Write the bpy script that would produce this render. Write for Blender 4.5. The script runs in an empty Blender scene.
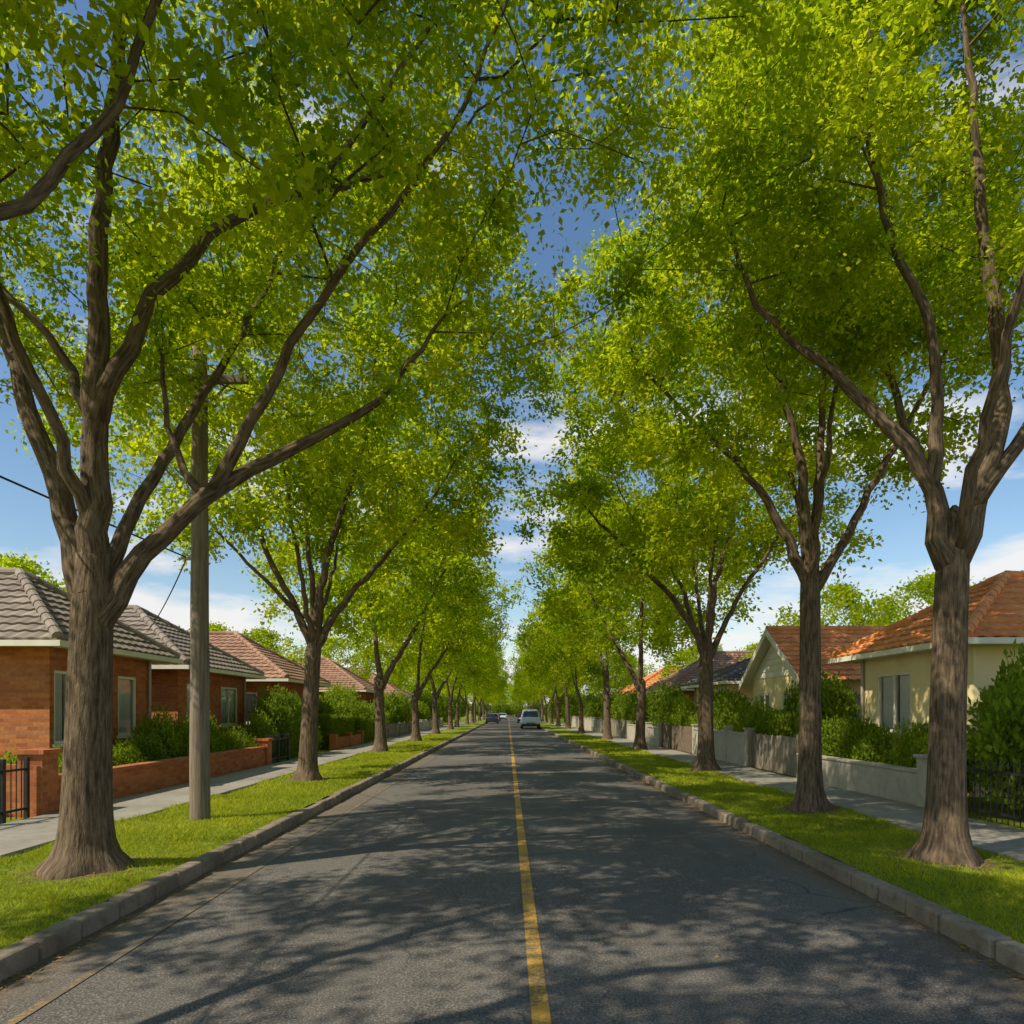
import bpy, math, random, time
import numpy as np
from mathutils import Vector, noise as mnoise
T0=time.time()
scene=bpy.context.scene
COL=scene.collection
# ------------------------------------------------------------------ helpers
def link(o,parent=None):
    COL.objects.link(o)
    if parent is not None: o.parent=parent
    return o
def empty(name,loc=(0,0,0),rz=0,scale=(1,1,1)):
    e=bpy.data.objects.new(name,None); e.location=loc; e.rotation_euler=(0,0,rz); e.scale=scale
    e.empty_display_size=0.2
    return link(e)
def fast_mesh(name,V,F,mats,smooth=False,attrs=None):
    V=np.asarray(V,dtype=np.float32); F=np.asarray(F,dtype=np.int32)
    me=bpy.data.meshes.new(name)
    n,k=F.shape
    me.vertices.add(len(V)); me.vertices.foreach_set("co",V.ravel())
    me.loops.add(n*k); me.loops.foreach_set("vertex_index",F.ravel())
    me.polygons.add(n); me.polygons.foreach_set("loop_start",np.arange(0,n*k,k,dtype=np.int32))
    if smooth: me.polygons.foreach_set("use_smooth",np.ones(n,dtype=bool))
    if attrs:
        for an,(ty,arr) in attrs.items():
            a=me.attributes.new(an,ty,'POINT')
            a.data.foreach_set("vector" if ty=='FLOAT_VECTOR' else "value",np.asarray(arr,dtype=np.float32).ravel())
    me.update(calc_edges=True)
    for m in mats: me.materials.append(m)
    return me
class MB:
    def __init__(s): s.v=[];s.f=[];s.uv=[];s.m=[];s.sm=[]
    def face(s,pts,uv=None,m=0,sm=False):
        i=len(s.v); s.v+= [tuple(p) for p in pts]; s.f.append(tuple(range(i,i+len(pts))))
        s.uv+= list(uv) if uv else [(p[0]+p[1],p[2]) for p in pts]
        s.m.append(m); s.sm.append(sm)
    def box(s,a,b,m=0):
        x0,y0,z0=a;x1,y1,z1=b
        P=lambda x,y,z:(x,y,z)
        s.face([P(x0,y0,z0),P(x1,y0,z0),P(x1,y0,z1),P(x0,y0,z1)],[(x0,z0),(x1,z0),(x1,z1),(x0,z1)],m)
        s.face([P(x1,y1,z0),P(x0,y1,z0),P(x0,y1,z1),P(x1,y1,z1)],[(x1,z0),(x0,z0),(x0,z1),(x1,z1)],m)
        s.face([P(x1,y0,z0),P(x1,y1,z0),P(x1,y1,z1),P(x1,y0,z1)],[(y0,z0),(y1,z0),(y1,z1),(y0,z1)],m)
        s.face([P(x0,y1,z0),P(x0,y0,z0),P(x0,y0,z1),P(x0,y1,z1)],[(y1,z0),(y0,z0),(y0,z1),(y1,z1)],m)
        s.face([P(x0,y0,z1),P(x1,y0,z1),P(x1,y1,z1),P(x0,y1,z1)],[(y0,x0),(y0,x1),(y1,x1),(y1,x0)],m)
        s.face([P(x0,y1,z0),P(x1,y1,z0),P(x1,y0,z0),P(x0,y0,z0)],[(y1,x0),(y1,x1),(y0,x1),(y0,x0)],m)
    def cyl(s,p0,p1,r0,r1,n=12,m=0,cap=True):
        p0=Vector(p0);p1=Vector(p1);d=(p1-p0).normalized()
        a=d.orthogonal().normalized();b=d.cross(a)
        A=[p0+(a*math.cos(t)+b*math.sin(t))*r0 for t in [2*math.pi*i/n for i in range(n)]]
        B=[p1+(a*math.cos(t)+b*math.sin(t))*r1 for t in [2*math.pi*i/n for i in range(n)]]
        for i in range(n):
            j=(i+1)%n; s.face([A[i],A[j],B[j],B[i]],None,m,True)
        if cap:
            s.face(list(reversed(A)),None,m); s.face(B,None,m)
    def obj(s,name,mats,parent=None,bevel=0,loc=None,weld=False):
        me=bpy.data.meshes.new(name); me.from_pydata([tuple(map(float,v)) for v in s.v],[],s.f)
        uvl=me.uv_layers.new(name="UVMap"); uvl.data.foreach_set("uv",np.array(s.uv,dtype=np.float32).ravel())
        for m in mats: me.materials.append(m)
        me.polygons.foreach_set("material_index",s.m); me.polygons.foreach_set("use_smooth",s.sm)
        me.update()
        o=bpy.data.objects.new(name,me); link(o,parent)
        if loc: o.location=loc
        if bevel or weld:
            w=o.modifiers.new("w",'WELD'); w.merge_threshold=0.0005
        if bevel:
            b=o.modifiers.new("b",'BEVEL'); b.width=bevel; b.segments=2; b.limit_method='ANGLE'
        return o
# ------------------------------------------------------------------ materials
def newmat(name):
    m=bpy.data.materials.new(name); m.use_nodes=True; nt=m.node_tree; nt.nodes.clear()
    out=nt.nodes.new('ShaderNodeOutputMaterial'); return m,nt,out
def ramp(nt,src,p0,p1,c0=(0,0,0,1),c1=(1,1,1,1)):
    r=nt.nodes.new('ShaderNodeValToRGB'); e=r.color_ramp.elements
    e[0].position=p0;e[1].position=p1;e[0].color=c0;e[1].color=c1
    nt.links.new(src,r.inputs[0]); return r.outputs[0]
def mix(nt,fac,a,b,mode='MIX'):
    n=nt.nodes.new('ShaderNodeMix'); n.data_type='RGBA'; n.blend_type=mode
    for sock,v in ((n.inputs[0],fac),(n.inputs[6],a),(n.inputs[7],b)):
        if isinstance(v,bpy.types.NodeSocket): nt.links.new(v,sock)
        else: sock.default_value=v if not isinstance(v,tuple) else (tuple(v)+(1,))[:4]
    return n.outputs[2]
def math_(nt,op,a,b=0.0,c=None):
    n=nt.nodes.new('ShaderNodeMath'); n.operation=op
    for i,v in enumerate((a,b) if c is None else (a,b,c)):
        if isinstance(v,bpy.types.NodeSocket): nt.links.new(v,n.inputs[i])
        else: n.inputs[i].default_value=v
    return n.outputs[0]
def coords(nt,kind='Object',scale=(1,1,1)):
    tc=nt.nodes.new('ShaderNodeTexCoord'); mp=nt.nodes.new('ShaderNodeMapping')
    mp.inputs['Scale'].default_value=scale
    nt.links.new(tc.outputs[kind],mp.inputs[0]); return mp.outputs[0]
def noise(nt,co,scale,detail=4,rough=.55):
    n=nt.nodes.new('ShaderNodeTexNoise'); n.inputs['Scale'].default_value=scale
    n.inputs['Detail'].default_value=detail; n.inputs['Roughness'].default_value=rough
    nt.links.new(co,n.inputs['Vector']); return n.outputs[0]
def finish(nt,out,col,rough=.8,bump=None,bstr=.3,bdist=.02,spec=.3,metal=0):
    p=nt.nodes.new('ShaderNodeBsdfPrincipled')
    if isinstance(col,bpy.types.NodeSocket): nt.links.new(col,p.inputs['Base Color'])
    else: p.inputs['Base Color'].default_value=tuple(col)+(1,)
    p.inputs['Roughness'].default_value=rough
    p.inputs['Specular IOR Level'].default_value=spec; p.inputs['Metallic'].default_value=metal
    if bump is not None:
        b=nt.nodes.new('ShaderNodeBump'); b.inputs['Strength'].default_value=bstr; b.inputs['Distance'].default_value=bdist
        nt.links.new(bump,b.inputs['Height']); nt.links.new(b.outputs[0],p.inputs['Normal'])
    nt.links.new(p.outputs[0],out.inputs[0]); return p
def noisy(name,c1,c2,scale=3,rough=.8,bscale=None,bstr=.3,kind='Object',spec=.3,metal=0,stain=None):
    m,nt,out=newmat(name); co=coords(nt,kind)
    n=noise(nt,co,scale,4); col=mix(nt,ramp(nt,n,.35,.65),c1,c2)
    if stain:
        n2=noise(nt,coords(nt,kind,(1,1,.25)),1.3,4); col=mix(nt,ramp(nt,n2,.5,.75),col,stain)
    b=noise(nt,co,bscale or scale*8,2)
    finish(nt,out,col,rough,b,bstr,.01,spec,metal); return m
def mk_asphalt():
    m,nt,out=newmat("asphalt"); co=coords(nt)
    big=noise(nt,co,.35,2); med=noise(nt,coords(nt,'Object',(1,.25,1)),2.2,4); fine=noise(nt,co,75,2,.7)
    col=mix(nt,ramp(nt,big,.35,.65),(.106,.093,.084),(.150,.133,.118))
    col=mix(nt,math_(nt,'MULTIPLY',ramp(nt,med,.45,.7),.5),col,(.075,.066,.060))
    col=mix(nt,math_(nt,'MULTIPLY',ramp(nt,fine,.52,.70),.75),col,(.36,.32,.275))
    col=mix(nt,math_(nt,'MULTIPLY',ramp(nt,fine,.32,.46,(1,1,1,1),(0,0,0,1)),.7),col,(.030,.028,.026))
    wn=nt.nodes.new('ShaderNodeTexNoise'); wn.inputs['Scale'].default_value=1.2; nt.links.new(co,wn.inputs['Vector'])
    add=nt.nodes.new('ShaderNodeVectorMath'); add.operation='MULTIPLY_ADD'; add.inputs[1].default_value=(1.2,1.2,0)
    nt.links.new(wn.outputs[1],add.inputs[0]); nt.links.new(co,add.inputs[2])
    v2=nt.nodes.new('ShaderNodeTexVoronoi'); v2.feature='DISTANCE_TO_EDGE'; v2.inputs['Scale'].default_value=.38; nt.links.new(add.outputs[0],v2.inputs['Vector'])
    cr=ramp(nt,v2.outputs['Distance'],.0,.006,(1,1,1,1),(0,0,0,1))
    crm=math_(nt,'MULTIPLY',cr,ramp(nt,big,.46,.56))
    col=mix(nt,math_(nt,'MULTIPLY',crm,.75),col,(.025,.024,.022))
    sx=nt.nodes.new('ShaderNodeSeparateXYZ'); nt.links.new(co,sx.inputs[0])
    ax=math_(nt,'ABSOLUTE',math_(nt,'SUBTRACT',sx.outputs[0],.075))
    edge=math_(nt,'ADD',ax,math_(nt,'MULTIPLY',math_(nt,'SUBTRACT',med,.5),.9))
    col=mix(nt,math_(nt,'MULTIPLY',ramp(nt,math_(nt,'SUBTRACT',edge,2.72),.2,.9),.75),col,(.22,.155,.095))
    finish(nt,out,col,.85,fine,.55,.006,.25); return m
ASPH=mk_asphalt()
def mk_line(name,c,worn):
    m,nt,out=newmat(name); co=coords(nt)
    n=noise(nt,co,38,4,.7); n2=noise(nt,co,3,4)
    f=math_(nt,'ADD',math_(nt,'MULTIPLY',n,.7),math_(nt,'MULTIPLY',n2,.5))
    col=mix(nt,ramp(nt,f,worn,worn+.14),c,(.13,.115,.10))
    col=mix(nt,math_(nt,'MULTIPLY',n2,.35),col,(.25,.17,.07))
    finish(nt,out,col,.7,noise(nt,co,75,2,.7),.5,.005); return m
LINE=mk_line("yellow_road_paint",(.64,.34,.05),.58)
LINE2=mk_line("faded_road_paint",(.38,.23,.09),.45)
def mk_conc(name,c1,c2,dark):
    m,nt,out=newmat(name); co=coords(nt)
    col=mix(nt,ramp(nt,noise(nt,co,1.1,4),.35,.65),c1,c2)
    col=mix(nt,math_(nt,'MULTIPLY',ramp(nt,noise(nt,co,6,5,.65),.5,.75),.7),col,dark)
    f=noise(nt,co,80,2,.7)
    col=mix(nt,math_(nt,'MULTIPLY',ramp(nt,f,.55,.7),.4),col,dark)
    finish(nt,out,col,.85,f,.4,.006); return m
PATH=mk_conc("footpath_concrete",(.27,.24,.20),(.34,.305,.26),(.17,.15,.12))
KERB=mk_conc("kerb_concrete",(.20,.155,.11),(.32,.26,.19),(.08,.06,.045))
RENDER=mk_conc("rendered_wall",(.44,.385,.31),(.52,.465,.38),(.26,.225,.175))
def mk_grass(name,blade=False):
    m,nt,out=newmat(name); co=coords(nt)
    if blade:
        at=nt.nodes.new('ShaderNodeAttribute'); at.attribute_name='lv'; f=at.outputs['Fac']
        col=mix(nt,f,(.18,.25,.012),(.56,.56,.04))
        d=nt.nodes.new('ShaderNodeBsdfDiffuse'); t=nt.nodes.new('ShaderNodeBsdfTranslucent'); mx=nt.nodes.new('ShaderNodeMixShader'); mx.inputs[0].default_value=.35
        nt.links.new(col,d.inputs[0]); nt.links.new(col,t.inputs[0]); nt.links.new(d.outputs[0],mx.inputs[1]); nt.links.new(t.outputs[0],mx.inputs[2]); nt.links.new(mx.outputs[0],out.inputs[0])
        return m
    a=noise(nt,co,.8,3); b=noise(nt,co,9,4); c=noise(nt,co,60,2,.7)
    col=mix(nt,ramp(nt,a,.35,.65),(.18,.23,.018),(.28,.30,.03))
    col=mix(nt,ramp(nt,b,.4,.7),col,(.12,.17,.014))
    col=mix(nt,math_(nt,'MULTIPLY',ramp(nt,c,.5,.7),.5),col,(.27,.26,.06))
    at=nt.nodes.new('ShaderNodeAttribute'); at.attribute_name='dirt'
    dirt=mix(nt,ramp(nt,b,.3,.7),(.13,.085,.05),(.24,.16,.09))
    dm=ramp(nt,math_(nt,'ADD',at.outputs['Fac'],math_(nt,'MULTIPLY',math_(nt,'SUBTRACT',b,.5),.8)),.4,.6)
    col=mix(nt,dm,col,dirt)
    finish(nt,out,col,.9,c,.9,.03,.1); return m
GRASS=mk_grass("lawn_grass"); BLADE=mk_grass("grass_blades",True)
def mk_bark():
    m,nt,out=newmat("tree_bark")
    at=nt.nodes.new('ShaderNodeAttribute'); at.attribute_name='bark'
    mp=nt.nodes.new('ShaderNodeMapping'); mp.inputs['Scale'].default_value=(1,1,.13); nt.links.new(at.outputs['Vector'],mp.inputs[0])
    mp2=nt.nodes.new('ShaderNodeMapping'); mp2.inputs['Scale'].default_value=(1,1,.5); nt.links.new(at.outputs['Vector'],mp2.inputs[0])
    a=noise(nt,mp.outputs[0],34,4,.65); c=noise(nt,mp2.outputs[0],34,2,.7)
    col=mix(nt,ramp(nt,a,.34,.62),(.055,.036,.023),(.235,.165,.105))
    col=mix(nt,math_(nt,'MULTIPLY',ramp(nt,c,.4,.7),.4),col,(.10,.072,.048))
    h=math_(nt,'ADD',ramp(nt,a,.3,.68),math_(nt,'MULTIPLY',c,.4))
    finish(nt,out,col,.92,h,.75,.016,.15); return m
BARK=mk_bark()
def mk_leaf(name,d1,d2,t1,t2,tf=.5,objrand=0):
    m,nt,out=newmat(name)
    at=nt.nodes.new('ShaderNodeAttribute'); at.attribute_name='lv'; f=at.outputs['Fac']
    dc=mix(nt,f,d1,d2); tc=mix(nt,f,t1,t2)
    if objrand:
        oi=nt.nodes.new('ShaderNodeObjectInfo'); k=math_(nt,'MULTIPLY',oi.outputs['Random'],objrand)
        dc=mix(nt,k,dc,(.06,.10,.02)); tc=mix(nt,k,tc,(.12,.22,.02))
    D=nt.nodes.new('ShaderNodeBsdfDiffuse'); T=nt.nodes.new('ShaderNodeBsdfTranslucent')
    mx=nt.nodes.new('ShaderNodeMixShader'); mx.inputs[0].default_value=tf
    nt.links.new(dc,D.inputs[0]); nt.links.new(tc,T.inputs[0])
    nt.links.new(D.outputs[0],mx.inputs[1]); nt.links.new(T.outputs[0],mx.inputs[2])
    nt.links.new(mx.outputs[0],out.inputs[0])
    return m
LEAF=mk_leaf("tree_leaves",(.075,.15,.005),(.42,.445,.016),(.32,.54,.007),(.92,.93,.02),.52)
SHRUB=mk_leaf("shrub_leaves",(.13,.21,.016),(.32,.39,.03),(.30,.46,.02),(.58,.64,.035),.4,.55)
LITTER=noisy("dry_leaves",(.22,.12,.045),(.33,.21,.08),20,.9)
def mk_brick():
    m,nt,out=newmat("red_brick"); 
    tc=nt.nodes.new('ShaderNodeTexCoord')
    b=nt.nodes.new('ShaderNodeTexBrick'); b.inputs['Scale'].default_value=1; b.inputs['Brick Width'].default_value=.24; b.inputs['Row Height'].default_value=.086
    b.inputs['Mortar Size'].default_value=.006; b.inputs['Color1'].default_value=(.38,.10,.03,1); b.inputs['Color2'].default_value=(.57,.19,.057,1); b.inputs['Mortar'].default_value=(.30,.21,.14,1)
    nt.links.new(tc.outputs['UV'],b.inputs['Vector'])
    n=noise(nt,tc.outputs['Object'],14,3); col=mix(nt,math_(nt,'MULTIPLY',ramp(nt,n,.4,.7),.35),b.outputs[0],(.2,.06,.03))
    h=math_(nt,'ADD',math_(nt,'MULTIPLY',b.outputs['Fac'],-1.),math_(nt,'MULTIPLY',n,.3))
    finish(nt,out,col,.85,h,.6,.01,.2); return m
BRICK=mk_brick()
def mk_tile(name,c1,c2,dirt):
    m,nt,out=newmat(name); tc=nt.nodes.new('ShaderNodeTexCoord')
    b=nt.nodes.new('ShaderNodeTexBrick'); b.offset=0; b.inputs['Scale'].default_value=1; b.inputs['Brick Width'].default_value=1; b.inputs['Row Height'].default_value=1; b.inputs['Mortar Size'].default_value=0
    b.inputs['Color1'].default_value=c1+(1,); b.inputs['Color2'].default_value=c2+(1,)
    nt.links.new(tc.outputs['UV'],b.inputs['Vector'])
    n=noise(nt,tc.outputs['Object'],2.2,4,.65); col=mix(nt,math_(nt,'MULTIPLY',ramp(nt,n,.45,.7),.55),b.outputs[0],dirt)
    finish(nt,out,col,.75,noise(nt,tc.outputs['Object'],40,2),.3,.01,.3); return m
TILE_G=mk_tile("grey_roof_tiles",(.23,.18,.145),(.34,.275,.225),(.14,.11,.085))
TILE_B=mk_tile("brown_roof_tiles",(.32,.17,.11),(.42,.25,.16),(.18,.11,.08))
TILE_O=mk_tile("terracotta_roof_tiles",(.68,.24,.075),(.82,.36,.13),(.48,.18,.07))
TILE_D=mk_tile("dark_roof_tiles",(.11,.10,.10),(.17,.155,.15),(.08,.07,.07))
CREAM=noisy("cream_render",(.82,.65,.34),(.86,.71,.40),2,.85,60,.25,stain=(.74,.56,.29))
WHITE=noisy("white_painted_timber",(.72,.67,.55),(.80,.75,.63),3,.5,30,.1)
IRON=noisy("black_iron",(.012,.012,.013),(.025,.024,.023),5,.45,50,.1,spec=.5)
WOODG=noisy("weathered_timber",(.22,.18,.135),(.32,.27,.21),3,.9,30,.4,stain=(.14,.11,.085))
TIMBER=noisy("brown_fence_timber",(.15,.105,.07),(.22,.165,.12),4,.9,40,.4)
def mk_pole():
    m,nt,out=newmat("pole_timber"); co=coords(nt,'Object',(1,1,.06))
    a=noise(nt,co,28,4,.65); b=noise(nt,coords(nt),1.5,3)
    col=mix(nt,ramp(nt,a,.35,.65),(.15,.11,.078),(.30,.24,.18)); col=mix(nt,math_(nt,'MULTIPLY',b,.4),col,(.19,.145,.10))
    finish(nt,out,col,.9,a,.6,.01,.2); return m
POLE=mk_pole()
def simple(name,c,rough=.5,metal=0,spec=.5):
    m,nt,out=newmat(name); n=noise(nt,coords(nt),4,2); col=mix(nt,n,tuple(x*.85 for x in c),c)
    finish(nt,out,col,rough,None,0,0,spec,metal); return m
SILVER=simple("silver_paint",(.6,.61,.62),.3,.2); DKBLUE=simple("dark_blue_paint",(.03,.045,.08),.25,.2); REDP=simple("dark_red_paint",(.2,.03,.025),.3)
RUB=simple("tyre_rubber",(.02,.02,.02),.9); CHROME=simple("wheel_alloy",(.5,.5,.5),.3,.9); VG=simple("vehicle_glass",(.02,.025,.03),.06,0,.8); TAIL=simple("tail_lamp",(.4,.01,.01),.3); HEADL=simple("head_lamp",(.75,.75,.72),.15)
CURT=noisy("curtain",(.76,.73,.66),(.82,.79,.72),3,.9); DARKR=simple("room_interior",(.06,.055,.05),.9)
GALV=simple("gutter_metal",(.42,.38,.32),.4,.1); CERAM=simple("insulator",(.45,.4,.35),.2)
STEM=simple("shrub_stem",(.07,.05,.035),.9)
def mk_glass():
    m,nt,out=newmat("window_glass"); T=nt.nodes.new('ShaderNodeBsdfTransparent'); T.inputs[0].default_value=(.95,.97,.97,1)
    G=nt.nodes.new('ShaderNodeBsdfGlossy'); G.inputs['Roughness'].default_value=.02; L=nt.nodes.new('ShaderNodeFresnel'); L.inputs[0].default_value=1.5
    mx=nt.nodes.new('ShaderNodeMixShader'); nt.links.new(math_(nt,'ADD',L.outputs[0],.04),mx.inputs[0]); nt.links.new(T.outputs[0],mx.inputs[1]); nt.links.new(G.outputs[0],mx.inputs[2]); nt.links.new(mx.outputs[0],out.inputs[0]); return m
GLASS=mk_glass()

# ------------------------------------------------------------------ trees
LIMB_S=.57; TR_S=.74
def catmull(pts,step=.3):
    P=[np.array(p,float) for p in pts]; P=[2*P[0]-P[1]]+P+[2*P[-1]-P[-2]]; out=[]
    for i in range(1,len(P)-2):
        L=np.linalg.norm(P[i+1]-P[i]); n=max(1,int(round(L/step)))
        for k in range(n):
            t=k/n; a,b,c,d=P[i-1],P[i],P[i+1],P[i+2]
            out.append(.5*((2*b)+(-a+c)*t+(2*a-5*b+4*c-d)*t*t+(-a+3*b-3*c+d)*t**3))
    out.append(P[-2]); return out
def tree_meshes(seed,fork,limbs,H,R,zb,tr,ncl,leaf,lpc,lean=(0,0),near=True,off=(0,0),clr=.8,hollow=.3):
    rng=np.random.default_rng(seed); random.seed(seed); tr*=TR_S
    P=[];par=[];rm=[]
    tp=catmull([(0,0,-.25),(lean[0]*.25,lean[1]*.2,fork*.33),(lean[0]*.6,lean[1]*.6,fork*.7),(lean[0],lean[1],fork)],.14 if near else .4)
    for i,p in enumerate(tp):
        P.append(p); par.append(i-1); f=i/(len(tp)-1); rm.append(tr*(1.08-.14*f-.10*max(0,f-.85)/.15))
    ntr=len(P); cl=[]
    for (pts,r0,r1) in limbs:
        r0=r0*LIMB_S
        rs=catmull([np.array(p,float) for p in pts],.28)
        d=[np.linalg.norm(q-rs[0]) for q in P]; last=int(np.argmin(d)); s=0
        for i,p in enumerate(rs):
            f=i/max(1,len(rs)-1)
            if i: s+=np.linalg.norm(rs[i]-rs[i-1])
            j=rng.normal(0,.02,3)*(1 if i else 0)
            P.append(p+j); par.append(last); last=len(P)-1; rm.append((r0*(1-f)+(r1*.6)*f)*(1+.35*math.exp(-s/.6)))
        for k in range(6):   # leafy sprays along the outer part of every limb and at its tip
            q=rs[int(len(rs)*(1-.28*rng.uniform(0,1)**1.5))-1]; cl.append(tuple(q+rng.normal(0,.42,3)+[0,0,.15]))
    ph=rng.uniform(0,6.28,6)
    tries=0
    while len(cl)<ncl and tries<ncl*30:
        tries+=1
        t=rng.uniform(0,1)**.95; a=rng.uniform(0,2*math.pi)
        prof=np.interp(t,[0,.12,.35,.6,.8,.93,1],[.62,.86,1,.93,.72,.42,.12])
        lob=1+.13*math.sin(2*a+ph[0]+2*t)+.11*math.sin(3*a+ph[1]-4*t)+.08*math.sin(5*a+ph[2]+7*t)
        rr=math.sqrt(rng.uniform(hollow**2,1))
        x=off[0]*min(1,t*2.5)+math.cos(a)*R*prof*lob*rr; y=off[1]*min(1,t*2.5)+math.sin(a)*R*prof*lob*rr
        z=zb+(H-zb)*t+ (1-rr)*.8*(1-t)+rng.normal(0,.15)
        n=mnoise.noise(Vector((x*.5+seed*7,y*.5,z*.6)))
        if n<-.13: continue
        if z<zb-.4: continue
        cl.append((x,y,z))
    cl=np.array(cl)
    L0=np.array(P[ntr:]); dd=np.min(np.linalg.norm(cl[:,None,:]-L0[None,:,:],axis=2),axis=1)
    cl=cl[np.argsort(dd)]
    for c in cl:
        A=np.array(P); v=c-A; dist=np.linalg.norm(v,axis=1)
        cost=dist+np.maximum(0,A[:,2]-c[2]+.1)*1.2; cost[:ntr-2]+=50
        k=int(np.argmin(cost)); L=dist[k]
        if L<.12: continue
        p=A[k]; d0=A[k]-A[par[k]]; d0/=np.linalg.norm(d0)+1e-6
        dirn=(c-p)/L; ctrl=p+(d0*.45+dirn*.55+np.array([0,0,.1]))*L*.45
        n=max(1,int(L/.38)); last=k
        for i in range(1,n+1):
            t=i/n; q=(1-t)**2*p+2*t*(1-t)*ctrl+t*t*c
            if i<n: q=q+rng.normal(0,.035,3)
            P.append(q); par.append(last); rm.append(0); last=len(P)-1
    n=len(P); A=np.array(P); acc=np.zeros(n); r=np.zeros(n); kids=[[] for _ in range(n)]
    tipr=.007 if near else .012
    for i in range(n-1,-1,-1):
        ri=max(acc[i]**(1/2.35) if acc[i]>0 else tipr,rm[i],tipr)
        r[i]=ri
        if par[i]>=0:
            if i>=ntr and rm[i]==0: acc[par[i]]+=ri**2.35
            kids[par[i]].append(i)
    for i in range(1,n):
        if i>=ntr: r[i]=min(r[i],r[par[i]]*1.0 if par[i]>=ntr else tr*.85)
    r[:ntr]=np.array(rm[:ntr])
    VV=[];FF=[];BB=[];base=0
    stack=[[0]]; chains=[]
    while stack:
        ch=stack.pop(); cur=ch[-1]
        while kids[cur]:
            ks=sorted(kids[cur],key=lambda q:-(1e3 if q<ntr else 0)-r[q])
            if cur<ntr and ks[0]>=ntr:
                for q in ks: stack.append([cur,q])
                break
            for q in ks[1:]: stack.append([cur,q])
            cur=ks[0]; ch.append(cur)
        chains.append(ch)
    for ci,ch in enumerate(chains):
        if len(ch)<2: continue
        pts=A[ch]; rad=r[ch].copy(); trunk=(ch[0]==0)
        if not trunk: rad[0]=min(rad[1]*1.2,r[ch[0]])
        if trunk:
            top=pts[-1]; pts=np.vstack([pts,top+[0,0,.1],top+[0,0,.18]]); rad=np.append(rad,[rad[-1]*.6,.02])
        m0=rad.max(); ns=44 if (trunk and near) else (18 if m0>.12 else 12 if m0>.06 else 6 if m0>.025 else 3)
        if not near: ns=max(3,min(ns,10)) if m0>.05 else 3
        t=np.gradient(pts,axis=0); t/=np.linalg.norm(t,axis=1)[:,None]+1e-9
        a=np.cross(t[0],[.3,.9,.1]); a/=np.linalg.norm(a)
        ang=np.linspace(0,2*math.pi,ns,endpoint=False); lens=rng.uniform(0,50)
        ca,sa=np.cos(ang),np.sin(ang)
        for i in range(len(pts)):
            a=a-t[i]*np.dot(a,t[i]); a/=np.linalg.norm(a); b=np.cross(t[i],a)
            if i: lens+=np.linalg.norm(pts[i]-pts[i-1])
            rr=np.full(ns,rad[i])
            if trunk or m0>.1:
                z=pts[i][2]
                for k in range(ns):
                    w=Vector((ca[k]*2.4,sa[k]*2.4,lens*.45))
                    f=1+.05*mnoise.noise(w)+ (.028*mnoise.noise(Vector((ca[k]*7,sa[k]*7,lens*.7))) if near else 0)
                    if trunk:
                        zz=max(z,0); lob=.55+.45*math.sin(ang[k]*5+seed)+.3*math.sin(ang[k]*3+seed*2)
                        f+= 1.05*math.exp(-zz/.13)*(.55+.4*lob)+.26*math.exp(-zz/.6)
                    rr[k]*=f
            VV.append(pts[i]+np.outer(ca*rr,a)+np.outer(sa*rr,b))
            rb=max(rad[i],.03)
            BB.append(np.stack([ca*rb,sa*rb,np.full(ns,lens)],1))
        m=len(pts); I=np.arange(m-1)[:,None]*ns; J=np.arange(ns)[None,:]; J2=(J+1)%ns
        FF.append((base+np.stack([I+J,I+J2,I+ns+J2,I+ns+J],-1)).reshape(-1,4)); base+=m*ns
    tm=fast_mesh("trunk_and_branches",np.vstack(VV),np.vstack(FF),[BARK],True,{'bark':('FLOAT_VECTOR',np.vstack(BB))})
    tw=14; M=len(cl)
    cc=np.repeat(cl,tw,0); outw=cc-np.array([0,0,(zb+H)/2]); outw/=np.linalg.norm(outw,axis=1)[:,None]+1e-6
    d=rng.normal(0,1,(M*tw,3)); d[:,2]*=.7; d/=np.linalg.norm(d,axis=1)[:,None]; d=d+outw*.35+[0,0,.1]; d/=np.linalg.norm(d,axis=1)[:,None]
    ln=rng.uniform(.35,1.0,M*tw)*clr*np.repeat(rng.uniform(.75,1.25,M),tw)
    per=max(1,int(round(lpc/tw)))
    C=np.repeat(cc,per,0); D=np.repeat(d,per,0); Ln=np.repeat(ln,per)[:,None]; K=len(C)
    t=rng.uniform(.12,1,(K,1))
    pos=C+D*Ln*t-np.array([0,0,1.])*(.28*Ln*t*t)+rng.normal(0,leaf*.7,(K,3))
    ax=D*.5+rng.normal(0,.7,(K,3))+[0,0,-.25]; ax/=np.linalg.norm(ax,axis=1)[:,None]
    nr=rng.normal(0,.75,(K,3))+[-.4,-.35,.7]; sd=np.cross(nr,ax); sd/=np.linalg.norm(sd,axis=1)[:,None]+1e-6; nn=np.cross(ax,sd)
    l=leaf*rng.uniform(.65,1.3,(K,1)); w=l*rng.uniform(.26,.36,(K,1))
    V=np.stack([pos,pos+ax*l*.45+sd*w+nn*w*.25,pos+ax*l,pos+ax*l*.45-sd*w+nn*w*.25],1).reshape(-1,3)
    F=np.arange(K*4).reshape(-1,4)
    clv=rng.uniform(0,1,M); lv=np.clip(.55*np.repeat(clv,tw*per)+.45*rng.uniform(0,1,K),0,1)
    lm=fast_mesh("leaves",V,F,[LEAF],False,{'lv':('FLOAT',np.repeat(lv,4))})
    return tm,lm
def place_tree(meshes,x,y,rz=0,s=1,sz=None,name="street_tree",z=.15):
    e=empty(name,(x,y,z),rz,(s,s,sz or s))
    t=bpy.data.objects.new("trunk",meshes[0]); link(t,e)
    c=bpy.data.objects.new("crown",meshes[1]); link(c,e)
    return e
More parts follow.
